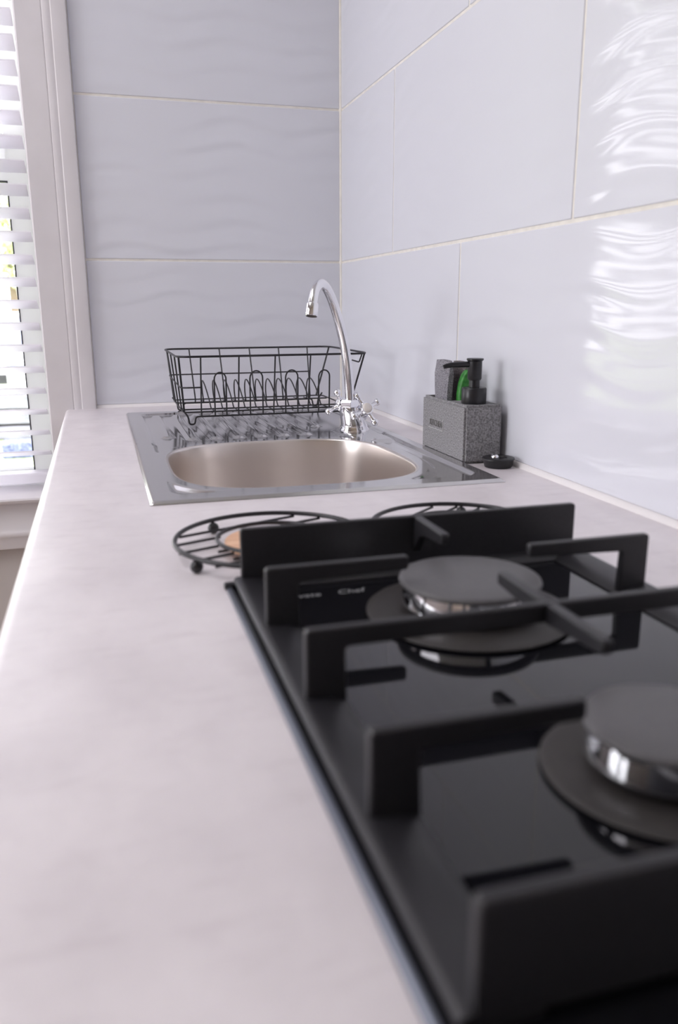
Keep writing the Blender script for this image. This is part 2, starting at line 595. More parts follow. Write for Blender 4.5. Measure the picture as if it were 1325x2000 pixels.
# sill board, apron and the moulding below it
bm = prism(bmesh.new(), [(0.15, -0.190), (0.15, -0.170), (-0.030, -0.1755), (-0.0345, -0.1775), (-0.036, -0.181), (-0.0345, -0.1855), (-0.031, -0.188), (-0.024, -0.190)], 'x', WX0 - 0.12, -0.535)
struct('trim_7', bm, M['paint'], smooth=40)
bm = prism(bmesh.new(), [(0.012, -0.2905), (0.012, -0.190), (-0.012, -0.190), (-0.0125, -0.246), (-0.017, -0.2515), (-0.0185, -0.257), (-0.016, -0.264), (-0.013, -0.268), (-0.0115, -0.2855), (-0.009, -0.2905)], 'x', WX0 - 0.10, -0.537)
struct('trim_8', bm, M['paint'], smooth=40)

w1 = bpy.data.objects.new('window_1', None)
w1.location = (-1.19, 0.1, -0.17)
COL.objects.link(w1)
w1['kind'] = 'structure'
FY0, FY1 = 0.075, 0.135
TR0, TR1 = 0.452, 0.54
bm = bmesh.new()
bx(bm, WX1 - 0.044, WX1, FY0, FY1, -0.172, WZ1)
bx(bm, WX0, WX0 + 0.044, FY0, FY1, -0.172, WZ1)
bx(bm, WX0 + 0.044, WX1 - 0.044, FY0, FY1, -0.172, -0.145)
bx(bm, WX0 + 0.044, WX1 - 0.044, FY0, FY1, WZ1 - 0.05, WZ1)
new_obj('window_frame', bm, M['upvc'], w1)
new_obj('transom', box(WX0 + 0.044, WX1 - 0.044, FY0, FY1, TR0, TR1), M['upvc'], w1)
new_obj('mullion', box(-1.225, -1.155, FY0, FY1, -0.145, TR0), M['upvc'], w1)
for x0, x1 in ((WX0 + 0.044, -1.225), (-1.155, WX1 - 0.044)):
    for z0, z1 in ((-0.145, TR0),):
        bm = bmesh.new()
        g = 0.0028
        bx(bm, x0, x0 + g, FY0 - 0.001, FY1, z0, z1)
        bx(bm, x1 - g, x1, FY0 - 0.001, FY1, z0, z1)
        bx(bm, x0 + g, x1 - g, FY0 - 0.001, FY1, z0, z0 + g)
        bx(bm, x0 + g, x1 - g, FY0 - 0.001, FY1, z1 - g, z1)
        new_obj('gasket', bm, M['gasket'], w1)
        new_obj('pane', box(x0 + g, x1 - g, 0.1, 0.104, z0 + g, z1 - g), M['glass'], w1)
new_obj('pane', box(WX0 + 0.044, WX1 - 0.044, 0.1, 0.104, TR1, WZ1 - 0.05), M['glass'], w1)

# venetian blind: slats pitched 43.7 mm, room edge tipped up
bl = thing('venetian_blind', (-1.19, 0.035, 0.95), 'white venetian blind with tilted horizontal slats hanging in the window', 'blind')
tilt = math.radians(18)
ca, sa = math.cos(tilt), math.sin(tilt)
slat_prof = []
for s in range(7):
    t = -0.025 + 0.05 * s / 6
    c = 0.0016 * (1 - (t / 0.025) ** 2)
    slat_prof.append((t, c + 0.0013))
for s in range(6, -1, -1):
    t = -0.025 + 0.05 * s / 6
    c = 0.0016 * (1 - (t / 0.025) ** 2)
    slat_prof.append((t, c - 0.0013))
pr = [(t * ca + c * sa, -t * sa + c * ca) for t, c in slat_prof]
sbm = prism(bmesh.new(), pr, 'x', -0.5525, 0.5525)
slat0 = None
k = 0
z = 0.001 - 2 * 0.0437
while z < 0.90:
    if slat0 is None:
        slat0 = new_obj('slat', sbm, M['slat'], bl, smooth=40)
        o = slat0
    else:
        o = slat0.copy()
        COL.objects.link(o)
        o.parent = bl
    o.matrix_parent_inverse = Matrix.Translation(-Vector(bl.location))
    o.location = (-1.190, 0.031, z - 0.0078)
    z += 0.0437
new_obj('bottom_rail', box(-1.7425, -0.6375, 0.008, 0.056, -0.156, -0.134, 0.004), M['slat'], bl)
new_obj('head_rail', box(-1.7425, -0.6375, 0.006, 0.058, 0.915, 0.975, 0.003), M['slat'], bl)
for x in (-1.62, -1.19, -0.86):
    bm = bmesh.new()
    tube(bm, [(x, 0.0045, -0.134), (x, 0.0045, 0.915)], 0.0007, 5)
    tube(bm, [(x, 0.0575, -0.134), (x, 0.0575, 0.915)], 0.0007, 5)
    new_obj('ladder_cord', bm, M['slat'], bl)

# ------------------------------------------------------------------ outside
GZ = -1.3
struct('ground', box(-30, 25, 0.16, 60, GZ - 0.2, GZ), M['grass'])


def tree(x, y, h, r, label):
    t = thing('garden_tree', (x, y, GZ), label, 'tree', 'trees beyond the window')
    tube_b = tube(bmesh.new(), [(x, y, GZ), (x + 0.04, y, GZ + h * 0.4), (x - 0.02, y + 0.05, GZ + h * 0.75)], [0.12, 0.09, 0.04], 10)
    new_obj('trunk', tube_b, M['bark'], t, smooth=60)
    bm = bmesh.new()
    for _ in range(1500):
        d = Vector((random.gauss(0, 1), random.gauss(0, 1), random.gauss(0, 1))).normalized() * (random.random() ** 0.4)
        c = Vector((x + d.x * r, y + d.y * r, GZ + h * 0.72 + d.z * r * 1.05))
        a = Vector((random.gauss(0, 1), random.gauss(0, 1), random.gauss(0, 1))).normalized()
        b = a.orthogonal().normalized()
        s = random.uniform(0.07, 0.13)
        bm.faces.new([bm.verts.new(c + a * s), bm.verts.new(c + b * s * 0.5), bm.verts.new(c - a * s), bm.verts.new(c - b * s * 0.5)])
    f = new_obj('foliage', bm, M['leaf'], t)
    f['kind'] = 'stuff'


tree(-2.35, 18.5, 4.2, 1.15, 'pale green leafy tree seen through the gaps of the blind')
tree(-5.6, 19.0, 4.6, 1.5, 'larger green tree further left beyond the window')

# white car, nose towards the house
cx, cy = -2.42, 11.2
car = thing('car', (cx, cy, GZ), 'white car parked beyond the window with a blue grey windscreen', 'car')
side = [(0.0, 0.25), (-0.02, 0.55), (0.08, 0.72), (0.95, 0.86), (1.65, 1.36), (2.7, 1.42), (3.5, 1.0), (4.05, 0.92), (4.1, 0.35), (4.0, 0.25)]
bm = prism(bmesh.new(), [(cy + p[0], GZ + p[1]) for p in side], 'x', cx - 0.86, cx + 0.86, 0.06, 3)
new_obj('car_body', bm, M['carpaint'], car, smooth=40)
bm = bmesh.new()
q = [(cx - 0.74, cy + 1.03, GZ + 0.935), (cx + 0.74, cy + 1.03, GZ + 0.935), (cx + 0.66, cy + 1.58, GZ + 1.335), (cx - 0.66, cy + 1.58, GZ + 1.335)]
nrm = Vector((0, -0.58, 0.81))
A = [bm.verts.new(Vector(p) + nrm * 0.012) for p in q]
B = [bm.verts.new(Vector(p) - nrm * 0.02) for p in q]
bm.faces.new(A)
bm.faces.new(B[::-1])
for k in range(4):
    bm.faces.new((A[k], B[k], B[(k + 1) % 4], A[(k + 1) % 4]))
bmesh.ops.recalc_face_normals(bm, faces=bm.faces[:])
new_obj('windscreen', bm, M['carglass'], car)
g = new_obj('grille', box(cx - 0.55, cx + 0.55, cy - 0.035, cy + 0.04, GZ + 0.40, GZ + 0.54, 0.01), M['cardark'], car)
for s in (-1, 1):
    new_obj('headlight', box(cx + s * 0.68 - 0.13, cx + s * 0.68 + 0.13, cy - 0.03, cy + 0.1, GZ + 0.56, GZ + 0.68, 0.02), M['carglass'], car)
    sbm = box(cx + s * 0.9 - 0.08, cx + s * 0.9 + 0.08, cy + 1.1, cy + 1.2, GZ + 0.92, GZ + 1.04, 0.02)
    new_obj('wing_mirror', sbm, M['carpaint'], car)
    for yy in (0.75, 3.3):
        bm = lathe(bmesh.new(), [(0.2, -0.1), (0.3, -0.09), (0.31, 0.0), (0.3, 0.09), (0.2, 0.1)], 24, (cx + s * 0.76, cy + yy, GZ + 0.31), Matrix.Rotation(PI / 2, 3, 'Y'))
        new_obj('wheel', bm, M['cardark'], car, smooth=50)

# raised planter of weathered boards and a granite block on the lawn
pl = thing('raised_planter', (-1.6, 8.5, GZ), 'low planter of weathered grey boards on the lawn outside the window', 'planter')
zz = GZ
for k in range(3):
    new_obj('board', box(-2.9, -1.26, 8.30, 8.34, zz + 0.012, zz + 0.155, 0.004), M['board'], pl)
    new_obj('board', box(-2.9, -1.26, 9.10, 9.14, zz + 0.012, zz + 0.155, 0.004), M['board'], pl)
    zz += 0.175
new_obj('end_panel', box(-1.30, -1.26, 8.345, 9.095, GZ, zz, 0.004), M['board'], pl)
new_obj('soil', box(-2.9, -1.305, 8.345, 9.095, GZ, zz - 0.03), M['soil'], pl)
bm = box(-1.56, -1.23, 7.0, 7.3, GZ, GZ + 0.16, 0.02)
tag(new_obj('stone_block', bm, M['crate'], None), 'blue grey granite block lying on the lawn outside the window', 'block')

# ------------------------------------------------------------------ worktop
SX0, SX1, SY0, SY1 = -0.482, -0.062, -0.919, -0.131


def grid_plate(xs, ys, hole, z0, z1):
    bm = bmesh.new()
    V = {}
    for i, x in enumerate(xs):
        for j, y in enumerate(ys):
            V[i, j] = bm.verts.new((x, y, z1))
    fs = []
    for i in range(len(xs) - 1):
        for j in range(len(ys) - 1):
            if hole(0.5 * (xs[i] + xs[i + 1]), 0.5 * (ys[j] + ys[j + 1])):
                continue
            fs.append(bm.faces.new((V[i, j], V[i + 1, j], V[i + 1, j + 1], V[i, j + 1])))
    r = bmesh.ops.extrude_face_region(bm, geom=fs)
    for g in r['geom']:
        if isinstance(g, bmesh.types.BMVert):
            g.co.z = z0
    bmesh.ops.recalc_face_normals(bm, faces=bm.faces[:])
    return bm


ins = 0.018
bm = grid_plate([-0.6, -0.5895, SX0 + ins, SX1 - ins, -0.0005], [-3.19, SY0 + ins, SY1 - ins, -0.0005],
                lambda x, y: SX0 + ins < x < SX1 - ins and SY0 + ins < y < SY1 - ins, -0.038, 0.0)
es = [e for e in bm.edges if all(abs(v.co.x + 0.6) < 1e-6 for v in e.verts) and abs(e.verts[0].co.z - e.verts[1].co.z) < 1e-6]
bmesh.ops.bevel(bm, geom=es, offset=0.009, segments=6, profile=0.5, affect='EDGES')
wt = new_obj('worktop', bm, M['worktop'], None, smooth=35)
tag(wt, 'long pinkish grey mottled laminate worktop with rounded front edge along the tiled wall', 'worktop')

bc = thing('base_cabinet', (-0.3, -1.6, FL), 'white base cabinet run below the laminate worktop', 'cabinet')
new_obj('carcass_back', box(-0.03, -0.012, -3.18, -0.01, FL + 0.1, -0.039), M['door'], bc)
new_obj('carcass_bottom', box(-0.545, -0.031, -3.18, -0.01, FL + 0.1, FL + 0.118), M['door'], bc)
new_obj('plinth', box(-0.52, -0.50, -3.18, -0.01, FL, FL + 0.098), M['door'], bc)
for k in range(5):
    y0 = -3.18 + k * 0.634
    d = new_obj('door', box(-0.565, -0.547, y0 + 0.0015, y0 + 0.6325, FL + 0.1, -0.06, 0.0015), M['door'], bc)
    h = wire('handle', fillet([(-0.565, y0 + 0.05, -0.1), (-0.59, y0 + 0.05, -0.1), (-0.59, y0 + 0.2, -0.1), (-0.565, y0 + 0.2, -0.1)], 0.01), 0.005, d, M['chrome'])
    h.matrix_parent_inverse = Matrix.Identity(4)

# ------------------------------------------------------------------ sink
sink = thing('kitchen_sink', (-0.272, -0.525, 0.0), 'stainless steel inset sink with ribbed drainer at the back and one rounded bowl', 'sink')
BCX, BCY, BA, BB, BE = -0.2855, -0.7175, 0.1575, 0.1640, 3.3


def sgnpow(v, p):
    return math.copysign(abs(v) ** p, v)


def bowl_pt(th, grow=0.0, a=BA, b=BB, e=BE):
    c, s = math.cos(th), math.sin(th)
    return (BCX + (a + grow) * sgnpow(c, 2 / e), BCY + (b + grow) * sgnpow(s, 2 / e))


def sstep(a, b, x):
    t = max(0.0, min(1.0, (x - a) / (b - a)))
    return t * t * (3 - 2 * t)


def rrect_d(x, y, x0, x1, y0, y1, r):
    """signed distance to a rounded rectangle, negative inside"""
    qx = abs(x - (x0 + x1) / 2) - (x1 - x0) / 2 + r
    qy = abs(y - (y0 + y1) / 2) - (y1 - y0) / 2 + r
    return math.hypot(max(qx, 0), max(qy, 0)) + min(max(qx, qy), 0) - r


def bowl_d(x, y):
    u, v = abs(x - BCX) / BA, abs(y - BCY) / BB
    k = (u ** BE + v ** BE) ** (1 / BE)
    return (k - 1) * math.hypot(x - BCX, y - BCY) / max(k, 1e-6)


RIB_X = [-0.427, -0.389, -0.3515, -0.314, -0.2765, -0.239, -0.2015, -0.164]


def sheet_h(x, y):
    h = 0.0042
    edge = min(x - SX0, SX1 - x, y - SY0, SY1 - y)
    h -= 0.0034 * (1 - sstep(0.0, 0.004, edge))
    rec = sstep(0.0, 0.007, -rrect_d(x, y, SX0 + 0.026, SX1 - 0.017, SY0 + 0.030, SY1 - 0.026, 0.022))
    plateau = 1 - sstep(0.017, 0.030, bowl_d(x, y))
    deck = sstep(0, 0.008, -rrect_d(x, y, -0.150, SX1 - 0.02, -0.60, -0.44, 0.02))
    rec *= (1 - plateau) * (1 - deck)
    h -= 0.0047 * rec
    if y > -0.56:
        for i, rx in enumerate(RIB_X):
            hw = 0.0105
            y0, y1 = -0.490, -0.178
            if i == 0:
                y0 = -0.462
            if i == len(RIB_X) - 1:
                y0 = -0.405
            d = rrect_d(x, y, rx - hw, rx + hw, y0, y1, hw)
            h += 0.0036 * sstep(0.0, 0.0055, -d)
    return h


YS = -0.520     # the bowl half is a ring mesh, the drainer half a plain grid


def outer_pts(n):
    c = [(SX1, SY0), (SX1, YS), (SX0, YS), (SX0, SY0)]
    pts, ths = [], []
    a0 = [-PI / 4, PI / 4, 3 * PI / 4, 5 * PI / 4]
    for s in range(4):
        p, q2 = c[s], c[(s + 1) % 4]
        for k in range(n):
            t = k / n
            pts.append((p[0] + (q2[0] - p[0]) * t, p[1] + (q2[1] - p[1]) * t))
            ths.append(a0[s] + PI / 2 * t)
    return pts, ths


op, oth = outer_pts(120)
NP = len(op)
bm = bmesh.new()
rings = []
ROWS = 44
for r in range(ROWS + 1):
    t = r / ROWS
    ring = []
    for (ox, oy), th in zip(op, oth):
        ix, iy = bowl_pt(th, 0.0035)
        x, y = ox + (ix - ox) * t, oy + (iy - oy) * t
        ring.append(bm.verts.new((x, y, sheet_h(x, y))))
    rings.append(ring)
for A, B in zip(rings, rings[1:]):
    for k in range(NP):
        bm.faces.new((A[k], A[(k + 1) % NP], B[(k + 1) % NP], B[k]))
# drainer grid shares the seam vertices of the bowl half (120 columns)
seam = rings[0][240:120:-1] + [rings[0][120]]
seam = [rings[0][k] for k in range(240, 119, -1)]
NYG = 190
prev = seam
left_edge, right_edge = [seam[0]], [seam[-1]]
for j in range(1, NYG + 1):
    y = YS + (SY1 - YS) * j / NYG
    row = [bm.verts.new((v.co.x, y, sheet_h(v.co.x, y))) for v in seam]
    for k in range(120):
        bm.faces.new((prev[k], prev[k + 1], row[k + 1], row[k]))
    left_edge.append(row[0])
    right_edge.append(row[-1])
    prev = row
# turned-down outer lip
loop = rings[0][360:] + rings[0][:121]          # front-left corner -> front -> right side up to the seam
loop = loop[:-1] + right_edge + prev[::-1][1:] + left_edge[::-1][1:] + rings[0][241:360]
low = [bm.verts.new((v.co.x, v.co.y, 0.0003)) for v in loop]
for k in range(len(loop)):
    m2 = (k + 1) % len(loop)
    bm.faces.new((low[k], low[m2], loop[m2], loop[k]))
bmesh.ops.recalc_face_normals(bm, faces=bm.faces[:])
new_obj('drainer_sheet', bm, M['steel'], sink, smooth=70)
# bowl
bm = bmesh.new()
NB = 144
prof_b = [(0.0035, 0.0042), (0.0018, 0.0041), (0.0006, 0.0034), (0.0, 0.0022), (-0.0004, 0.0), (-0.0015, -0.02), (-0.004, -0.07), (-0.008, -0.115),
          (-0.014, -0.132), (-0.024, -0.143), (-0.038, -0.149), (-0.06, -0.151), (-0.10, -0.153), (-0.122, -0.155)]
rings = []
for g, z in prof_b:
    rings.append([bm.verts.new((*bowl_pt(2 * PI * k / NB, g), z)) for k in range(NB)])
for A, B in zip(rings, rings[1:]):
    for k in range(NB):
        bm.faces.new((A[k], A[(k + 1) % NB], B[(k + 1) % NB], B[k]))
bm.faces.new(rings[-1])
bmesh.ops.recalc_face_normals(bm, faces=bm.faces[:])
bmesh.ops.reverse_faces(bm, faces=bm.faces[:])
new_obj('bowl', bm, M['steel_basin'], sink, smooth=60)
bm = lathe(bmesh.new(), [(0.036, 0.0), (0.036, 0.0025), (0.031, 0.0035), (0.026, 0.001), (0.0, 0.0005)], 32, (BCX, BCY, -0.155), None, True, False)
new_obj('waste_outlet', bm, M['chrome'], sink, smooth=50)

# ------------------------------------------------------------------ mixer tap
tap = thing('mixer_tap', (-0.1235, -0.4925, 0.004), 'chrome swan neck mixer tap with two cross handles behind the bowl', 'tap')
B0 = Vector((-0.1215, -0.491, 0.004))
NK = Vector((-0.1345, -0.506, 0.0))
bm = bmesh.new()
secs = [(0.0, 0.0, 0.0245), (0.0, 0.004, 0.0245), (0.02, 0.0065, 0.0225), (0.10, 0.012, 0.0215), (0.35, 0.020, 0.0200), (0.65, 0.030, 0.0182), (0.9, 0.038, 0.0165), (1.0, 0.0425, 0.0155)]
rings = []
for t, z, r in secs:
    c = B0.lerp(NK, t)
    rings.append([bm.verts.new((c.x + r * math.cos(2 * PI * k / 40), c.y + r * math.sin(2 * PI * k / 40), 0.004 + z)) for k in range(40)])
for A, B in zip(rings, rings[1:]):
    for k in range(40):
        bm.faces.new((A[k], A[(k + 1) % 40], B[(k + 1) % 40], B[k]))
bm.faces.new(rings[0][::-1])
bm.faces.new(rings[-1])
new_obj('tap_body', bm, M['chrome'], tap, smooth=50)
bm = bmesh.new()
hexp = lathe(bm, [(0.0145, 0.0), (0.0172, 0.0018), (0.0172, 0.0095), (0.0150, 0.0125)], 6, (NK.x, NK.y, 0.0455), Matrix.Rotation(0.35, 3, 'Z'))
bmesh.ops.bevel(bm, geom=bm.edges[:], offset=0.0006, segments=2, affect='EDGES')
new_obj('collar_nut', bm, M['chrome'], tap, smooth=25)
sd = Vector((-0.6, -0.8, 0.0))
sp = [(-0.003, 0.050), (-0.001, 0.072), (0.006, 0.105), (0.018, 0.137), (0.032, 0.162), (0.050, 0.187), (0.071, 0.2105), (0.088, 0.225), (0.104, 0.2345), (0.119, 0.238), (0.132, 0.2355), (0.1425, 0.2285), (0.149, 0.219), (0.1525, 0.209)]
raw = [NK + sd * r + Vector((0, 0, z)) for r, z in sp]


def catmull(P, n=5):
    out = []
    for i in range(len(P) - 1):
        p0, p1, p2, p3 = P[max(i - 1, 0)], P[i], P[i + 1], P[min(i + 2, len(P) - 1)]
        for k in range(n):
            t = k / n
            out.append(0.5 * ((2 * p1) + (p2 - p0) * t + (2 * p0 - 5 * p1 + 4 * p2 - p3) * t * t + (3 * p1 - p0 - 3 * p2 + p3) * t ** 3))
    out.append(P[-1])
    return out


cpts = catmull(raw)
rr = [0.0079 - 0.0012 * (k / (len(cpts) - 1)) for k in range(len(cpts))]
new_obj('swan_neck_spout', tube(bmesh.new(), cpts, rr, 20), M['chrome'], tap, smooth=60)
od = (raw[-1] - raw[-2]).normalized()
od = (od + Vector((0, 0, -0.25))).normalized()
bm = lathe(bmesh.new(), [(0.0068, -0.003), (0.0086, -0.001), (0.0088, 0.000), (0.0088, 0.016), (0.0082, 0.017), (0.0074, 0.017), (0.0074, 0.0150)], 28, raw[-1], align(od), True, False)
aer = new_obj('outlet_cap', bm, M['chrome'], tap, smooth=45)
bm = lathe(bmesh.new(), [(0.0074, 0.0140), (0.0074, 0.0155)], 24, raw[-1], align(od))
new_obj('aerator', bm, M['aerator'], tap, smooth=45)


def cross_handle(start, axis, reach, spin):
    a = Vector(axis).normalized()
    Rm = align(a)
    c = Vector(start)
    bm = lathe(bmesh.new(), [(0.0135, 0.0), (0.0132, reach * 0.35), (0.0105, reach * 0.5), (0.0100, reach * 0.66), (0.0118, reach * 0.70), (0.0118, reach * 0.76)], 28, c, Rm)
    new_obj('valve_housing', bm, M['chrome'], tap, smooth=45)
    hub = c + a * reach
    bm = lathe(bmesh.new(), [(0.0080, -0.008), (0.0104, -0.004), (0.0112, 0.001), (0.0112, 0.0045), (0.0104, 0.0058)], 28, hub, Rm)
    h = new_obj('cross_handle', bm, M['chrome'], tap, smooth=45)
    bm = lathe(bmesh.new(), [(0.0084, 0.0055), (0.0082, 0.0070), (0.0062, 0.0082), (0.0001, 0.0087)], 24, hub, Rm, True, False)
    i = new_obj('index_cap', bm, M['capdisc'], h, smooth=60)
    i.matrix_parent_inverse = Matrix.Identity(4)
    for k in range(4):
        th = spin + k * PI / 2
        d = Rm @ Vector((math.cos(th), math.sin(th), 0))
        bm = tube(bmesh.new(), [hub + d * 0.007, hub + d * 0.013, hub + d * 0.018, hub + d * 0.0225], [0.0046, 0.0035, 0.0033, 0.0044], 14)
        sphere(bm, hub + d * 0.0262, 0.0060, 18, 12)
        o = new_obj('handle_arm', bm, M['chrome'], h, smooth=60)
        o.matrix_parent_inverse = Matrix.Identity(4)


M['capdisc'] = mat('cream_handle_cap', (0.80, 0.75, 0.71), 0.25)
SPIN_R, SPIN_L = math.radians(35), math.radians(70)
cross_handle((-0.1135, -0.489, 0.029), (0.16, -0.88, 0.45), 0.030, SPIN_R)
cross_handle((-0.1290, -0.489, 0.0335), (-0.18, 0.88, 0.42), 0.030, SPIN_L)

# ------------------------------------------------------------------ dish rack
rack = thing('dish_rack', (-0.23, -0.24, 0.002), 'black wire dish rack standing on the ribbed sink drainer', 'dish rack')
TZ = 0.1235
tx0, tx1, ty0, ty1 = -0.398, -0.055, -0.366, -0.092
bx0, bx1, by0, by1, BZ = -0.388, -0.083, -0.340, -0.135, 0.026
WR = 0.00135
wire('rim', fillet([(tx0, ty0, TZ), (tx1, ty0, TZ), (tx1, ty1, TZ), (tx0, ty1, TZ)], 0.03, 6, True), 0.0019, rack, closed=True)
wire('base_rail', fillet([(bx0, by0, BZ), (bx1, by0, BZ), (bx1, by1, BZ), (bx0, by1, BZ)], 0.012, 4, True), WR, rack, closed=True)


def lerp(a, b, t):
    return a + (b - a) * t


def front_at(x, z):
    return lerp(by0, ty0, (z - BZ) / (TZ - BZ))


def back_at(z):
    return lerp(by1, ty1, (z - BZ) / (TZ - BZ))


def side_at(z, right):
    t = (z - BZ) / (TZ - BZ)
    return lerp(bx1, tx1, t) if right else lerp(bx0, tx0, t)


# foot wires: one along the front, one along the back, each with two U feet
for yy, nm in ((by0 - 0.004, 'f'), (by1 + 0.004, 'b')):
    zb = 0.0185
    L = [(bx0 - 0.002, yy, 0.031), (bx0 + 0.007, yy, 0.0185), (bx0 + 0.0085, yy, 0.0050), (bx0 + 0.0180, yy, 0.0050), (bx0 + 0.0200, yy, zb)]
    Rr = [(bx0 + bx1 - p[0], p[1], p[2]) for p in L][::-1]
    wire('foot_wire', fillet(L + Rr, 0.005, 4), 0.0016, rack)
for x in (-0.3575, -0.2914, -0.2274, -0.1635):
    wire('front_wire', [(x, by0 - 0.004, 0.0185), (x, front_at(x, BZ) - 0.001, BZ), (x, ty0 + 0.001, TZ)], WR, rack)
for xt, xb in ((-0.349, -0.345), (-0.288, -0.285), (-0.226, -0.224), (-0.1645, -0.1655), (-0.103, -0.108)):
    wire('back_wire', [(xb, by1 + 0.004, 0.0185), (xb, by1, BZ), (xt, ty1 - 0.001, TZ)], WR, rack)
for yb, yt in ((-0.30, -0.318), (-0.24, -0.24), (-0.18, -0.165)):
    wire('side_wire', [(bx0, yb, BZ), (tx0, yt, TZ)], WR, rack)
# leaning corner wires
wire('corner_wire', [(bx0 + 0.001, by0 + 0.002, BZ), (tx0 + 0.004, ty0 + 0.012, TZ)], 0.0018, rack)
wire('corner_wire', [(bx0 + 0.001, by1 - 0.002, BZ), (tx0 + 0.004, ty1 - 0.012, TZ)], 0.0018, rack)
wire('corner_wire', [(bx1 - 0.001, by0 + 0.002, BZ), (tx1 - 0.006, ty0 + 0.008, TZ)], 0.0018, rack)
wire('corner_wire', [(bx1 - 0.012, by1, BZ), (-0.056, ty1 - 0.005, TZ)], 0.0018, rack)
# middle rail round the back and left side, turning a short way into the front
MZ = 0.074
wire('middle_rail', fillet([(-0.357, front_at(0, 0.070), 0.070), (side_at(0.07, False), front_at(0, 0.07), 0.070), (side_at(MZ, False), back_at(MZ), MZ), (-0.104, back_at(MZ), MZ)], 0.014, 5), WR, rack)
# inner rails carrying the plate loops
RA, RB, RZ = -0.178, -0.288, 0.0245
wire('inner_rail', [(bx0 + 0.001, RA, RZ), (bx1 - 0.001, RA, RZ)], WR, rack)
wire('inner_rail', [(bx0 + 0.001, RB, RZ), (bx1 - 0.001, RB, RZ)], WR, rack)
loop0 = None
for k in range(11):
    x = -0.3406 + 0.0208 * k
    pts = []
    for s in range(17):
        u = s / 16
        yy = lerp(RA, RB, 0.5 - 0.5 * math.cos(PI * u)) if False else lerp(RA, RB, u)
        hgt = math.sin(PI * u) ** 0.62 if 0 < u < 1 else 0
        pts.append(Vector((0.007 * (1 - hgt), yy, RZ + 0.0017 + 0.045 * hgt)))
    if loop0 is None:
        bm = tube(bmesh.new(), [(0.0075, RA + 0.03, RZ)] + pts + [(0.0075, RB - 0.045, RZ + 0.001)], 0.00125, 8)
        loop0 = new_obj('plate_loop', bm, M['wire'], rack, smooth=60)
        loop0.location = (x, 0, 0)
    else:
        o = loop0.copy()
        COL.objects.link(o)
        o.parent = rack
        o.matrix_parent_inverse = Matrix.Translation(-Vector(rack.location))
        o.location = (x, 0, 0)
for xa, xb2 in ((-0.3336, -0.313), (-0.2705, -0.2477), (-0.206, -0.1835), (-0.1446, -0.1244)):
    yb = by0 - 0.004
    w = (xb2 - xa) / 2
    pts = [Vector((xa, yb, 0.0185)), Vector((xa, yb - 0.004, 0.083))]
    for s in range(1, 10):
        a = PI - PI * s / 10
        pts.append(Vector(((xa + xb2) / 2 + w * math.cos(a), yb - 0.005, 0.083 + w * 1.15 * math.sin(a))))
    pts += [Vector((xb2, yb - 0.004, 0.083)), Vector((xb2, yb, 0.0185))]
    wire('cup_prong', pts, WR, rack)
wire('hook', fillet([(-0.066, ty0 + 0.006, TZ), (-0.0725, ty0 + 0.004, 0.108), (-0.081, ty0 + 0.02, 0.111)], 0.003), WR, rack)

# ------------------------------------------------------------------ sink caddy with pump
cad = thing('sink_caddy', (-0.036, -0.725, 0.0), 'grey speckled stone sink caddy with black soap pump against the right wall', 'caddy')
cx0, cx1, cy0, cy1, cz = -0.0635, -0.0085, -0.801, -0.651, 0.0782
sx0, sx1, sy0, sy1, sz = -0.0585, -0.0135, -0.737, -0.660, 0.012
bm = bmesh.new()
# outer block with a slot: stacked rings
xs = [cx0, sx0, sx1, cx1]
ys = [cy0, sy0, sy1, cy1]
top = {}
for i, x in enumerate(xs):
    for j, y in enumerate(ys):
        top[i, j] = bm.verts.new((x, y, cz))
for i in range(3):
    for j in range(3):
        if (i, j) != (1, 1):
            bm.faces.new((top[i, j], top[i + 1, j], top[i + 1, j + 1], top[i, j + 1]))
bot = [bm.verts.new(p) for p in ((cx0, cy0, 0.0008), (cx1, cy0, 0.0008), (cx1, cy1, 0.0008), (cx0, cy1, 0.0008))]
bm.faces.new(bot[::-1])
per = [[(0, 0), (1, 0), (2, 0), (3, 0)], [(3, 0), (3, 1), (3, 2), (3, 3)], [(3, 3), (2, 3), (1, 3), (0, 3)], [(0, 3), (0, 2), (0, 1), (0, 0)]]
for s in range(4):
    bm.faces.new([bot[s], bot[(s + 1) % 4]] + [top[q] for q in per[s]][::-1])
ib = [bm.verts.new(p) for p in ((sx0, sy0, sz), (sx1, sy0, sz), (sx1, sy1, sz), (sx0, sy1, sz))]
it = [top[1, 1], top[2, 1], top[2, 2], top[1, 2]]
bm.faces.new(ib)
for s in range(4):
    bm.faces.new((it[s], it[(s + 1) % 4], ib[(s + 1) % 4], ib[s]))
bmesh.ops.recalc_face_normals(bm, faces=bm.faces[:])
oe = [e for e in bm.edges if all((abs(v.co.x - cx0) < 1e-6 or abs(v.co.x - cx1) < 1e-6 or abs(v.co.y - cy0) < 1e-6 or abs(v.co.y - cy1) < 1e-6) for v in e.verts)
      and len({round(f.normal.x, 2) * 100 + round(f.normal.y, 2) * 10 + round(f.normal.z, 2) for f in e.link_faces}) > 1]
bmesh.ops.bevel(bm, geom=oe, offset=0.0032, segments=4, affect='EDGES')
new_obj('caddy_body', bm, M['stone'], cad, smooth=12)
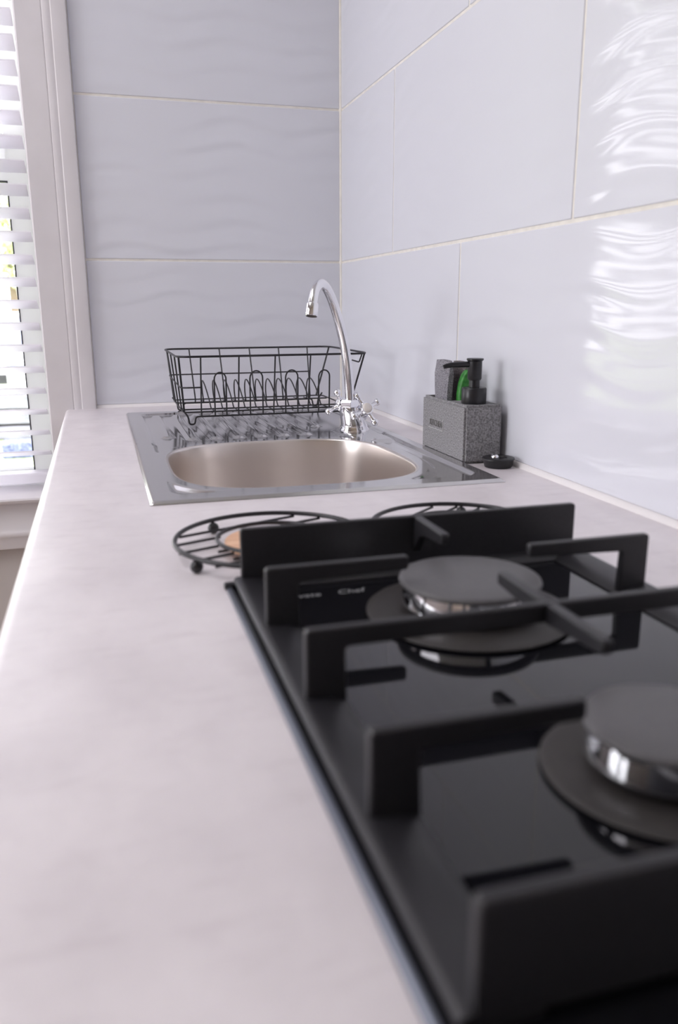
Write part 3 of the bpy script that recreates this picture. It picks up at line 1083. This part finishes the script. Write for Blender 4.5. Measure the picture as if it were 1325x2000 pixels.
# raised plaque frame and lettering on the long side facing the room
tm = Matrix(((0, 0, -1, cx0 - 0.0002), (-1, 0, 0, -0.681), (0, 1, 0, 0.0385), (0, 0, 0, 1)))
text_mesh('lettering', 'KITCHEN', 0.0125, 0.0005, M['stone_text'], cad, tm, 0, 0.86)
bm = bmesh.new()
for (y0, y1, z0, z1) in ((-0.730, -0.677, 0.0340, 0.0350), (-0.730, -0.729, 0.0350, 0.0515)):
    bx(bm, cx0 - 0.0006, cx0 + 0.0005, y0, y1, z0, z1)
new_obj('plaque_edge', bm, M['stone_edge'], cad)
pc = Vector((-0.0395, -0.775, 0.0))
pump = new_obj('soap_pump', lathe(bmesh.new(), [(0.0165, 0.0783), (0.0168, 0.0790), (0.0168, 0.0985), (0.0158, 0.0998), (0.0075, 0.1002), (0.0072, 0.1120)], 36, pc), M['pump'], cad, smooth=40)
bm = lathe(bmesh.new(), [(0.0082, 0.1095), (0.0095, 0.1115), (0.0096, 0.1345), (0.0114, 0.1362), (0.0114, 0.1378), (0.0108, 0.1384)], 32, pc)
o = new_obj('pump_head', bm, M['pump'], pump, smooth=40)
o.matrix_parent_inverse = Matrix.Identity(4)
nd = Vector((-0.97, 0.1, 0)).normalized()
bm = tube(bmesh.new(), [pc + Vector((0, 0, 0.1305)), pc + nd * 0.015 + Vector((0, 0, 0.1305)), pc + nd * 0.033 + Vector((0, 0, 0.1300)), pc + nd * 0.040 + Vector((0, 0, 0.1288)), pc + nd * 0.0440 + Vector((0, 0, 0.1275))],
          [0.0042, 0.0040, 0.0036, 0.0032, 0.0026], 14)
o = new_obj('nozzle', bm, M['pump'], pump, smooth=50)
o.matrix_parent_inverse = Matrix.Identity(4)


def cloth_pad(name, x0, x1, y0, y1, z0, z1, material, lean, label, group=None):
    """folded pad: rounded slab with soft wavy faces, leaning by lean (dx, dy) at the top"""
    bm = box(x0, x1, y0, y1, z0, z1)
    bmesh.ops.subdivide_edges(bm, edges=bm.edges[:], cuts=5, use_grid_fill=True)
    cxm, t = (x0 + x1) / 2, (x1 - x0) / 2
    for v in bm.verts:
        u = (v.co.y - y0) / (y1 - y0)
        w = (v.co.z - z0) / (z1 - z0)
        k = 1 - 0.45 * (max(0, abs(2 * u - 1) - 0.7) / 0.3) ** 2 - 0.35 * (max(0, 2 * w - 1 - 0.7) / 0.3) ** 2
        v.co.x = cxm + (v.co.x - cxm) * k + 0.0012 * math.sin(9 * w + 4 * u)
        v.co.y += 0.0012 * math.sin(7 * w) * (1 if u > .5 else -1) + lean[1] * w
        v.co.x += lean[0] * w
        if w > 0.95:
            v.co.z -= 0.003 * (2 * u - 1) ** 4
    o = new_obj(name, bm, material, None, smooth=60)
    tag(o, label, 'sponge', group)
    return o


cloth_pad('scouring_pad', -0.0572, -0.0435, -0.7215, -0.6735, 0.0125, 0.1320, M['cloth'], (0.0012, 0.003), 'light grey woven scouring pad standing tallest in the stone caddy')
cloth_pad('scouring_pad', -0.0345, -0.0235, -0.7190, -0.678, 0.0125, 0.1300, M['cloth2'], (0.003, 0.001), 'brownish grey scouring pad in the caddy behind the pump nozzle')
gx, ga = -0.0283, 0.0142
dome = [(gx + ga * math.cos(PI * k / 18), 0.080 + 0.0395 * math.sin(PI * k / 18)) for k in range(19)]
bm = prism(bmesh.new(), [(gx - ga * 0.95, 0.0125), (gx + ga * 0.95, 0.0125)] + dome, 'y', -0.7350, -0.7215, 0.003)
tag(new_obj('sponge', bm, M['green'], None, smooth=60), 'bright green rounded sponge in the caddy just behind the black pump', 'sponge')

# ------------------------------------------------------------------ sink plug
pg = thing('sink_plug', (-0.0255, -0.829, 0.0), 'black rubber sink plug with chrome stud lying in front of the stone caddy', 'plug')
pcn = (-0.0265, -0.829, 0.0)
new_obj('plug_disc', lathe(bmesh.new(), [(0.0175, 0.0003), (0.0185, 0.002), (0.0200, 0.0095), (0.0212, 0.0105), (0.0212, 0.0122), (0.0200, 0.0130), (0.0120, 0.0126), (0.0110, 0.0115)], 36, pcn), M['rubber'], pg, smooth=40)
bm = lathe(bmesh.new(), [(0.0050, 0.0112), (0.0052, 0.0135), (0.0042, 0.0155), (0.002, 0.0165), (0.0001, 0.0167)], 20, (pcn[0] - 0.004, pcn[1] + 0.002, 0), None, True, False)
new_obj('stud', bm, M['chrome'], pg, smooth=60)
pts = [Vector((pcn[0] - 0.004 + 0.0042 * math.cos(a), pcn[1] + 0.0035 + 0.0042 * math.sin(a), 0.0142 + 0.0008 * math.sin(a))) for a in [2 * PI * k / 16 for k in range(16)]]
wire('ring', pts, 0.0008, pg, M['chrome'], 8, True)


# ------------------------------------------------------------------ wire trivets
def trivet(c, spin, label, RO=0.0840, foot=31):
    t = thing('trivet', (c[0], c[1], 0.0), label, 'trivet')
    z = 0.0128
    RI = RO * 0.573
    P = lambda r, a, zz=z: (c[0] + r * math.cos(a), c[1] + r * math.sin(a), zz)
    wire('outer_ring', [P(RO, 2 * PI * k / 64) for k in range(64)], 0.0021, t, None, 10, True)
    wire('inner_ring', [P(RI, 2 * PI * k / 48) for k in range(48)], 0.0018, t, None, 10, True)
    # straight bars parallel to the spin direction on each side
    ex, ey = Vector((math.cos(spin), math.sin(spin), 0)), Vector((-math.sin(spin), math.cos(spin), 0))
    cc = Vector((c[0], c[1], z - 0.0030))
    for off in [RO * q for q in (-0.69, -0.43, -0.155, 0.155, 0.43, 0.69)]:
        lo = math.sqrt(RO ** 2 - off ** 2)
        li = math.sqrt(RI ** 2 - off ** 2) if abs(off) < RI else 0
        if li:
            for s in (-1, 1):
                wire('bar', [cc + ey * off + ex * s * lo, cc + ey * off + ex * s * li], 0.0013, t)
        else:
            wire('bar', [cc + ey * off - ex * lo, cc + ey * off + ex * lo], 0.0013, t)
    for k in range(4):
        a = math.radians(foot + 90 * k)
        bm = sphere(bmesh.new(), P(RO - 0.0015, a, 0.0054), 0.0053, 16, 10)
        tube(bm, [P(RO - 0.001, a, 0.009), P(RO - 0.0005, a, z)], 0.0016, 8)
        new_obj('foot', bm, M['wire'], t, smooth=60)
    bm = lathe(bmesh.new(), [(RI - 0.0085, 0.0), (RI - 0.0065, 0.0012), (RI - 0.0065, 0.0046), (RI - 0.0075, 0.0056)], 48, (c[0], c[1], 0.0058))
    new_obj('wooden_disc', bm, M['wood'], t, smooth=40)
    bm = bmesh.new()
    for s in (-1, 1):
        tube(bm, [cc + ey * s * 0.013 - ex * RI * 0.97 - Vector((0, 0, 0.0053)), cc + ey * s * 0.013 + ex * RI * 0.97 - Vector((0, 0, 0.0053))], 0.0013, 8)
    new_obj('disc_support', bm, M['wire'], t, smooth=60)


trivet((-0.3885, -1.1172), math.radians(21), 'round black wire trivet with wooden centre behind the left of the hob')
trivet((-0.2185, -1.1235), math.radians(40), 'second round wire trivet mostly hidden behind the hob, nearer the tiled wall', 0.0775, 62)

# ------------------------------------------------------------------ gas hob
HX = -0.290
hob = thing('gas_hob', (HX, -1.46, 0.0), 'black glass two burner gas hob set in the worktop nearest the camera', 'hob')
HX0, HX1, HY0, HY1 = -0.4385, -0.1415, -1.72, -1.203
new_obj('glass_plate', box(HX0, HX1, HY0, HY1, 0.0002, 0.0022, 0.0004, 1), M['hobglass'], hob)
bm = prism(bmesh.new(), [(HX0 - 0.0044, 0.0), (HX0 - 0.0041, 0.0026), (HX0 - 0.0026, 0.0034), (HX0 - 0.0008, 0.0034), (HX0 - 0.0004, 0.0)], 'y', HY0, HY1 - 0.006, 0.0006)
new_obj('edge_trim', bm, M['trim_metal'], hob, smooth=40)
bm = prism(bmesh.new(), [(HX1 + 0.0052, 0.0), (HX1 + 0.0048, 0.0030), (HX1 + 0.0030, 0.0040), (HX1 + 0.0008, 0.0040), (HX1 + 0.0004, 0.0)], 'y', HY0, HY1 - 0.006, 0.0006)
new_obj('edge_trim', bm, M['trim_metal'], hob, smooth=40)
new_obj('edge_end_cap', box(HX0 - 0.0056, HX0 + 0.003, HY1 - 0.006, HY1 + 0.002, 0.0, 0.0050, 0.0015), M['pump'], hob)
bl1 = text_mesh('brand_lettering', 'Private', 0.0105, 0.00005, M['brand'], hob, Matrix.Translation((-0.4075, -1.2445, 0.00225)), 0.25, 0.98)
bl2 = text_mesh('brand_lettering', 'Chef', 0.0112, 0.00005, M['brand'], hob, Matrix.Translation((-0.3660, -1.2445, 0.00225)), 0.25, 0.95)


def burner(cy, Rr, Rc, ztop):
    b = new_obj('burner_ring', lathe(bmesh.new(), [(Rr * 0.62, 0.0023), (Rr * 0.94, 0.0027), (Rr * 0.985, 0.0034), (Rr, 0.0043), (Rr * 0.985, 0.0051), (Rr * 0.90, 0.0058), (Rr * 0.60, 0.0063), (Rc * 0.80, 0.0064)], 64, (HX, cy, 0)), M['enamel_dark'], hob, smooth=50)

    def sub(name, bm, m, sm):
        n = new_obj(name, bm, m, b, smooth=sm)
        n.matrix_parent_inverse = Matrix.Identity(4)
    sub('burner_neck', lathe(bmesh.new(), [(Rc * 0.80, 0.0060), (Rc * 0.80, ztop - 0.0165)], 48, (HX, cy, 0)), M['rubber'], 50)
    sub('chrome_band', lathe(bmesh.new(), [(Rc * 0.85, ztop - 0.0182), (Rc * 0.945, ztop - 0.0180), (Rc * 0.965, ztop - 0.0172), (Rc * 0.963, ztop - 0.0160), (Rc * 0.915, ztop - 0.0046)], 64, (HX, cy, 0)), M['chrome'], 40)
    sub('burner_cap', lathe(bmesh.new(), [(Rc * 0.95, ztop - 0.0047), (Rc * 0.99, ztop - 0.0041), (Rc, ztop - 0.0026), (Rc * 0.985, ztop - 0.0010), (Rc * 0.94, ztop - 0.0003), (Rc * 0.5, ztop + 0.0004), (0.0005, ztop + 0.0006)], 64, (HX, cy, 0)), M['enamel'], 50)


burner(-1.3055, 0.0705, 0.0485, 0.0290)
burner(-1.512, 0.0545, 0.0368, 0.0290)

# ------------------------------------------------------------------ cast iron pan support standing on the hob
pan = thing('pan_support', (HX, -1.408, 0.0022), 'matte black cast iron pan support with upright fingers lying on the gas hob', 'pan support')
fx0, fx1, fy0, fy1 = -0.4365, -0.1435, -1.6128, -1.2035
rail = 0.0290
ztop = 0.0470


def frame_side(name, x0, x1, y0, y1, inner):
    """flat rail with a rounded outer edge, sloping towards the glass on the inner side"""
    if inner in ('+x', '-x'):
        s = 1 if inner == '+x' else -1
        xo, xi = (x0, x1) if s > 0 else (x1, x0)
        o = [(xo + s * 0.0008, 0.0040), (xo, 0.0055), (xo + s * 0.0006, 0.0076), (xo + s * 0.0025, 0.0088), (xo + s * 0.0060, 0.0090), (xi - s * 0.010, 0.0080), (xi - s * 0.003, 0.0058), (xi, 0.0030), (xi, 0.0023), (xo + s * 0.004, 0.0023)]
        return new_obj(name, prism(bmesh.new(), o, 'y', y0, y1), M['iron'], pan, smooth=35)
    s = 1 if inner == '+y' else -1
    yo, yi = (y0, y1) if s > 0 else (y1, y0)
    o = [(yo + s * 0.0008, 0.0040), (yo, 0.0055), (yo + s * 0.0006, 0.0076), (yo + s * 0.0025, 0.0088), (yo + s * 0.0060, 0.0090), (yi - s * 0.006, 0.0080), (yi - s * 0.002, 0.0058), (yi, 0.0030), (yi, 0.0023), (yo + s * 0.004, 0.0023)]
    return new_obj(name, prism(bmesh.new(), o, 'x', x0, x1), M['iron'], pan, smooth=35)


frame_side('frame_rail', fx0, fx0 + rail, fy0, fy1, '+x')
frame_side('frame_rail', fx1 - rail, fx1, fy0, fy1, '-x')
frame_side('frame_rail', fx0 + rail - 0.008, fx1 - rail + 0.008, fy1 - 0.016, fy1, '-y')
frame_side('frame_rail', fx0 + rail - 0.008, fx1 - rail + 0.008, fy0, fy0 + 0.016, '+y')
TH = 0.0058


def rounded(pts, rad):
    return [(p.x, p.y) for p in fillet([(a, b, 0) for a, b in pts], rad, 4, True)]


px0, px1 = fx0 + 0.0055, fx1 - 0.0055
zb = 0.0045
for yc, nm in ((-1.2055, 'back_plate'), (-1.6105, 'front_plate')):
    o = rounded([(px0, zb), (px1, zb), (px1, ztop), (px0, ztop)], [0.002, 0.002, 0.003, 0.003])
    p = new_obj(nm, prism(bmesh.new(), o, 'y', yc - TH / 2, yc + TH / 2, 0.0012), M['iron'], pan, smooth=22)
    s = -1 if nm == 'back_plate' else 1
    ln = 0.058
    o = rounded([(yc + s * TH * 0.4, ztop - 0.0002), (yc + s * ln, ztop - 0.0002), (yc + s * ln, ztop - 0.0085), (yc + s * 0.016, ztop - 0.012), (yc + s * TH * 0.4, ztop - 0.030)], [0.002, 0.0025, 0.0025, 0.006, 0.002])
    f = new_obj('stub_finger', prism(bmesh.new(), o, 'x', HX - 0.0032, HX + 0.0032, 0.0010), M['iron'], pan, smooth=22)
LEGW = 0.0215
FH = 0.0105
for yc in (-1.303, -1.5135):
    for s in (-1, 1):
        xe = px0 if s < 0 else px1
        q = -s
        tip = HX + s * 0.0445
        pts = [(xe, zb), (xe, ztop), (tip, ztop), (tip, ztop - FH + 0.001), (xe + q * LEGW, ztop - FH - 0.001), (xe + q * (LEGW + 0.001), zb)]
        rad = [0.002, 0.003, 0.0025, 0.0025, 0.003, 0.002]
        o = rounded(pts, rad)
        new_obj('finger', prism(bmesh.new(), o, 'y', yc - TH / 2, yc + TH / 2, 0.0012), M['iron'], pan, smooth=22)
yc = -1.408
pts = [(px0, zb), (px0, ztop), (px1, ztop), (px1, zb), (px1 - LEGW - 0.001, zb), (px1 - LEGW, ztop - FH - 0.001), (px0 + LEGW, ztop - FH - 0.001), (px0 + LEGW + 0.001, zb)]
o = rounded(pts, [0.002, 0.003, 0.003, 0.002, 0.002, 0.003, 0.003, 0.002])
new_obj('cross_bar', prism(bmesh.new(), o, 'y', yc - TH / 2, yc + TH / 2, 0.0012), M['iron'], pan, smooth=22)
for s in (-1, 1):
    o = rounded([(yc + s * TH * 0.4, ztop), (yc + s * 0.057, ztop), (yc + s * 0.057, ztop - 0.0082), (yc + s * 0.012, ztop - 0.0115), (yc + s * TH * 0.4, ztop - 0.0125)], [0.002, 0.0025, 0.0025, 0.004, 0.002])
    new_obj('stub_finger', prism(bmesh.new(), o, 'x', HX - 0.0032, HX + 0.0032, 0.0010), M['iron'], pan, smooth=22)

bpy.context.view_layer.update()
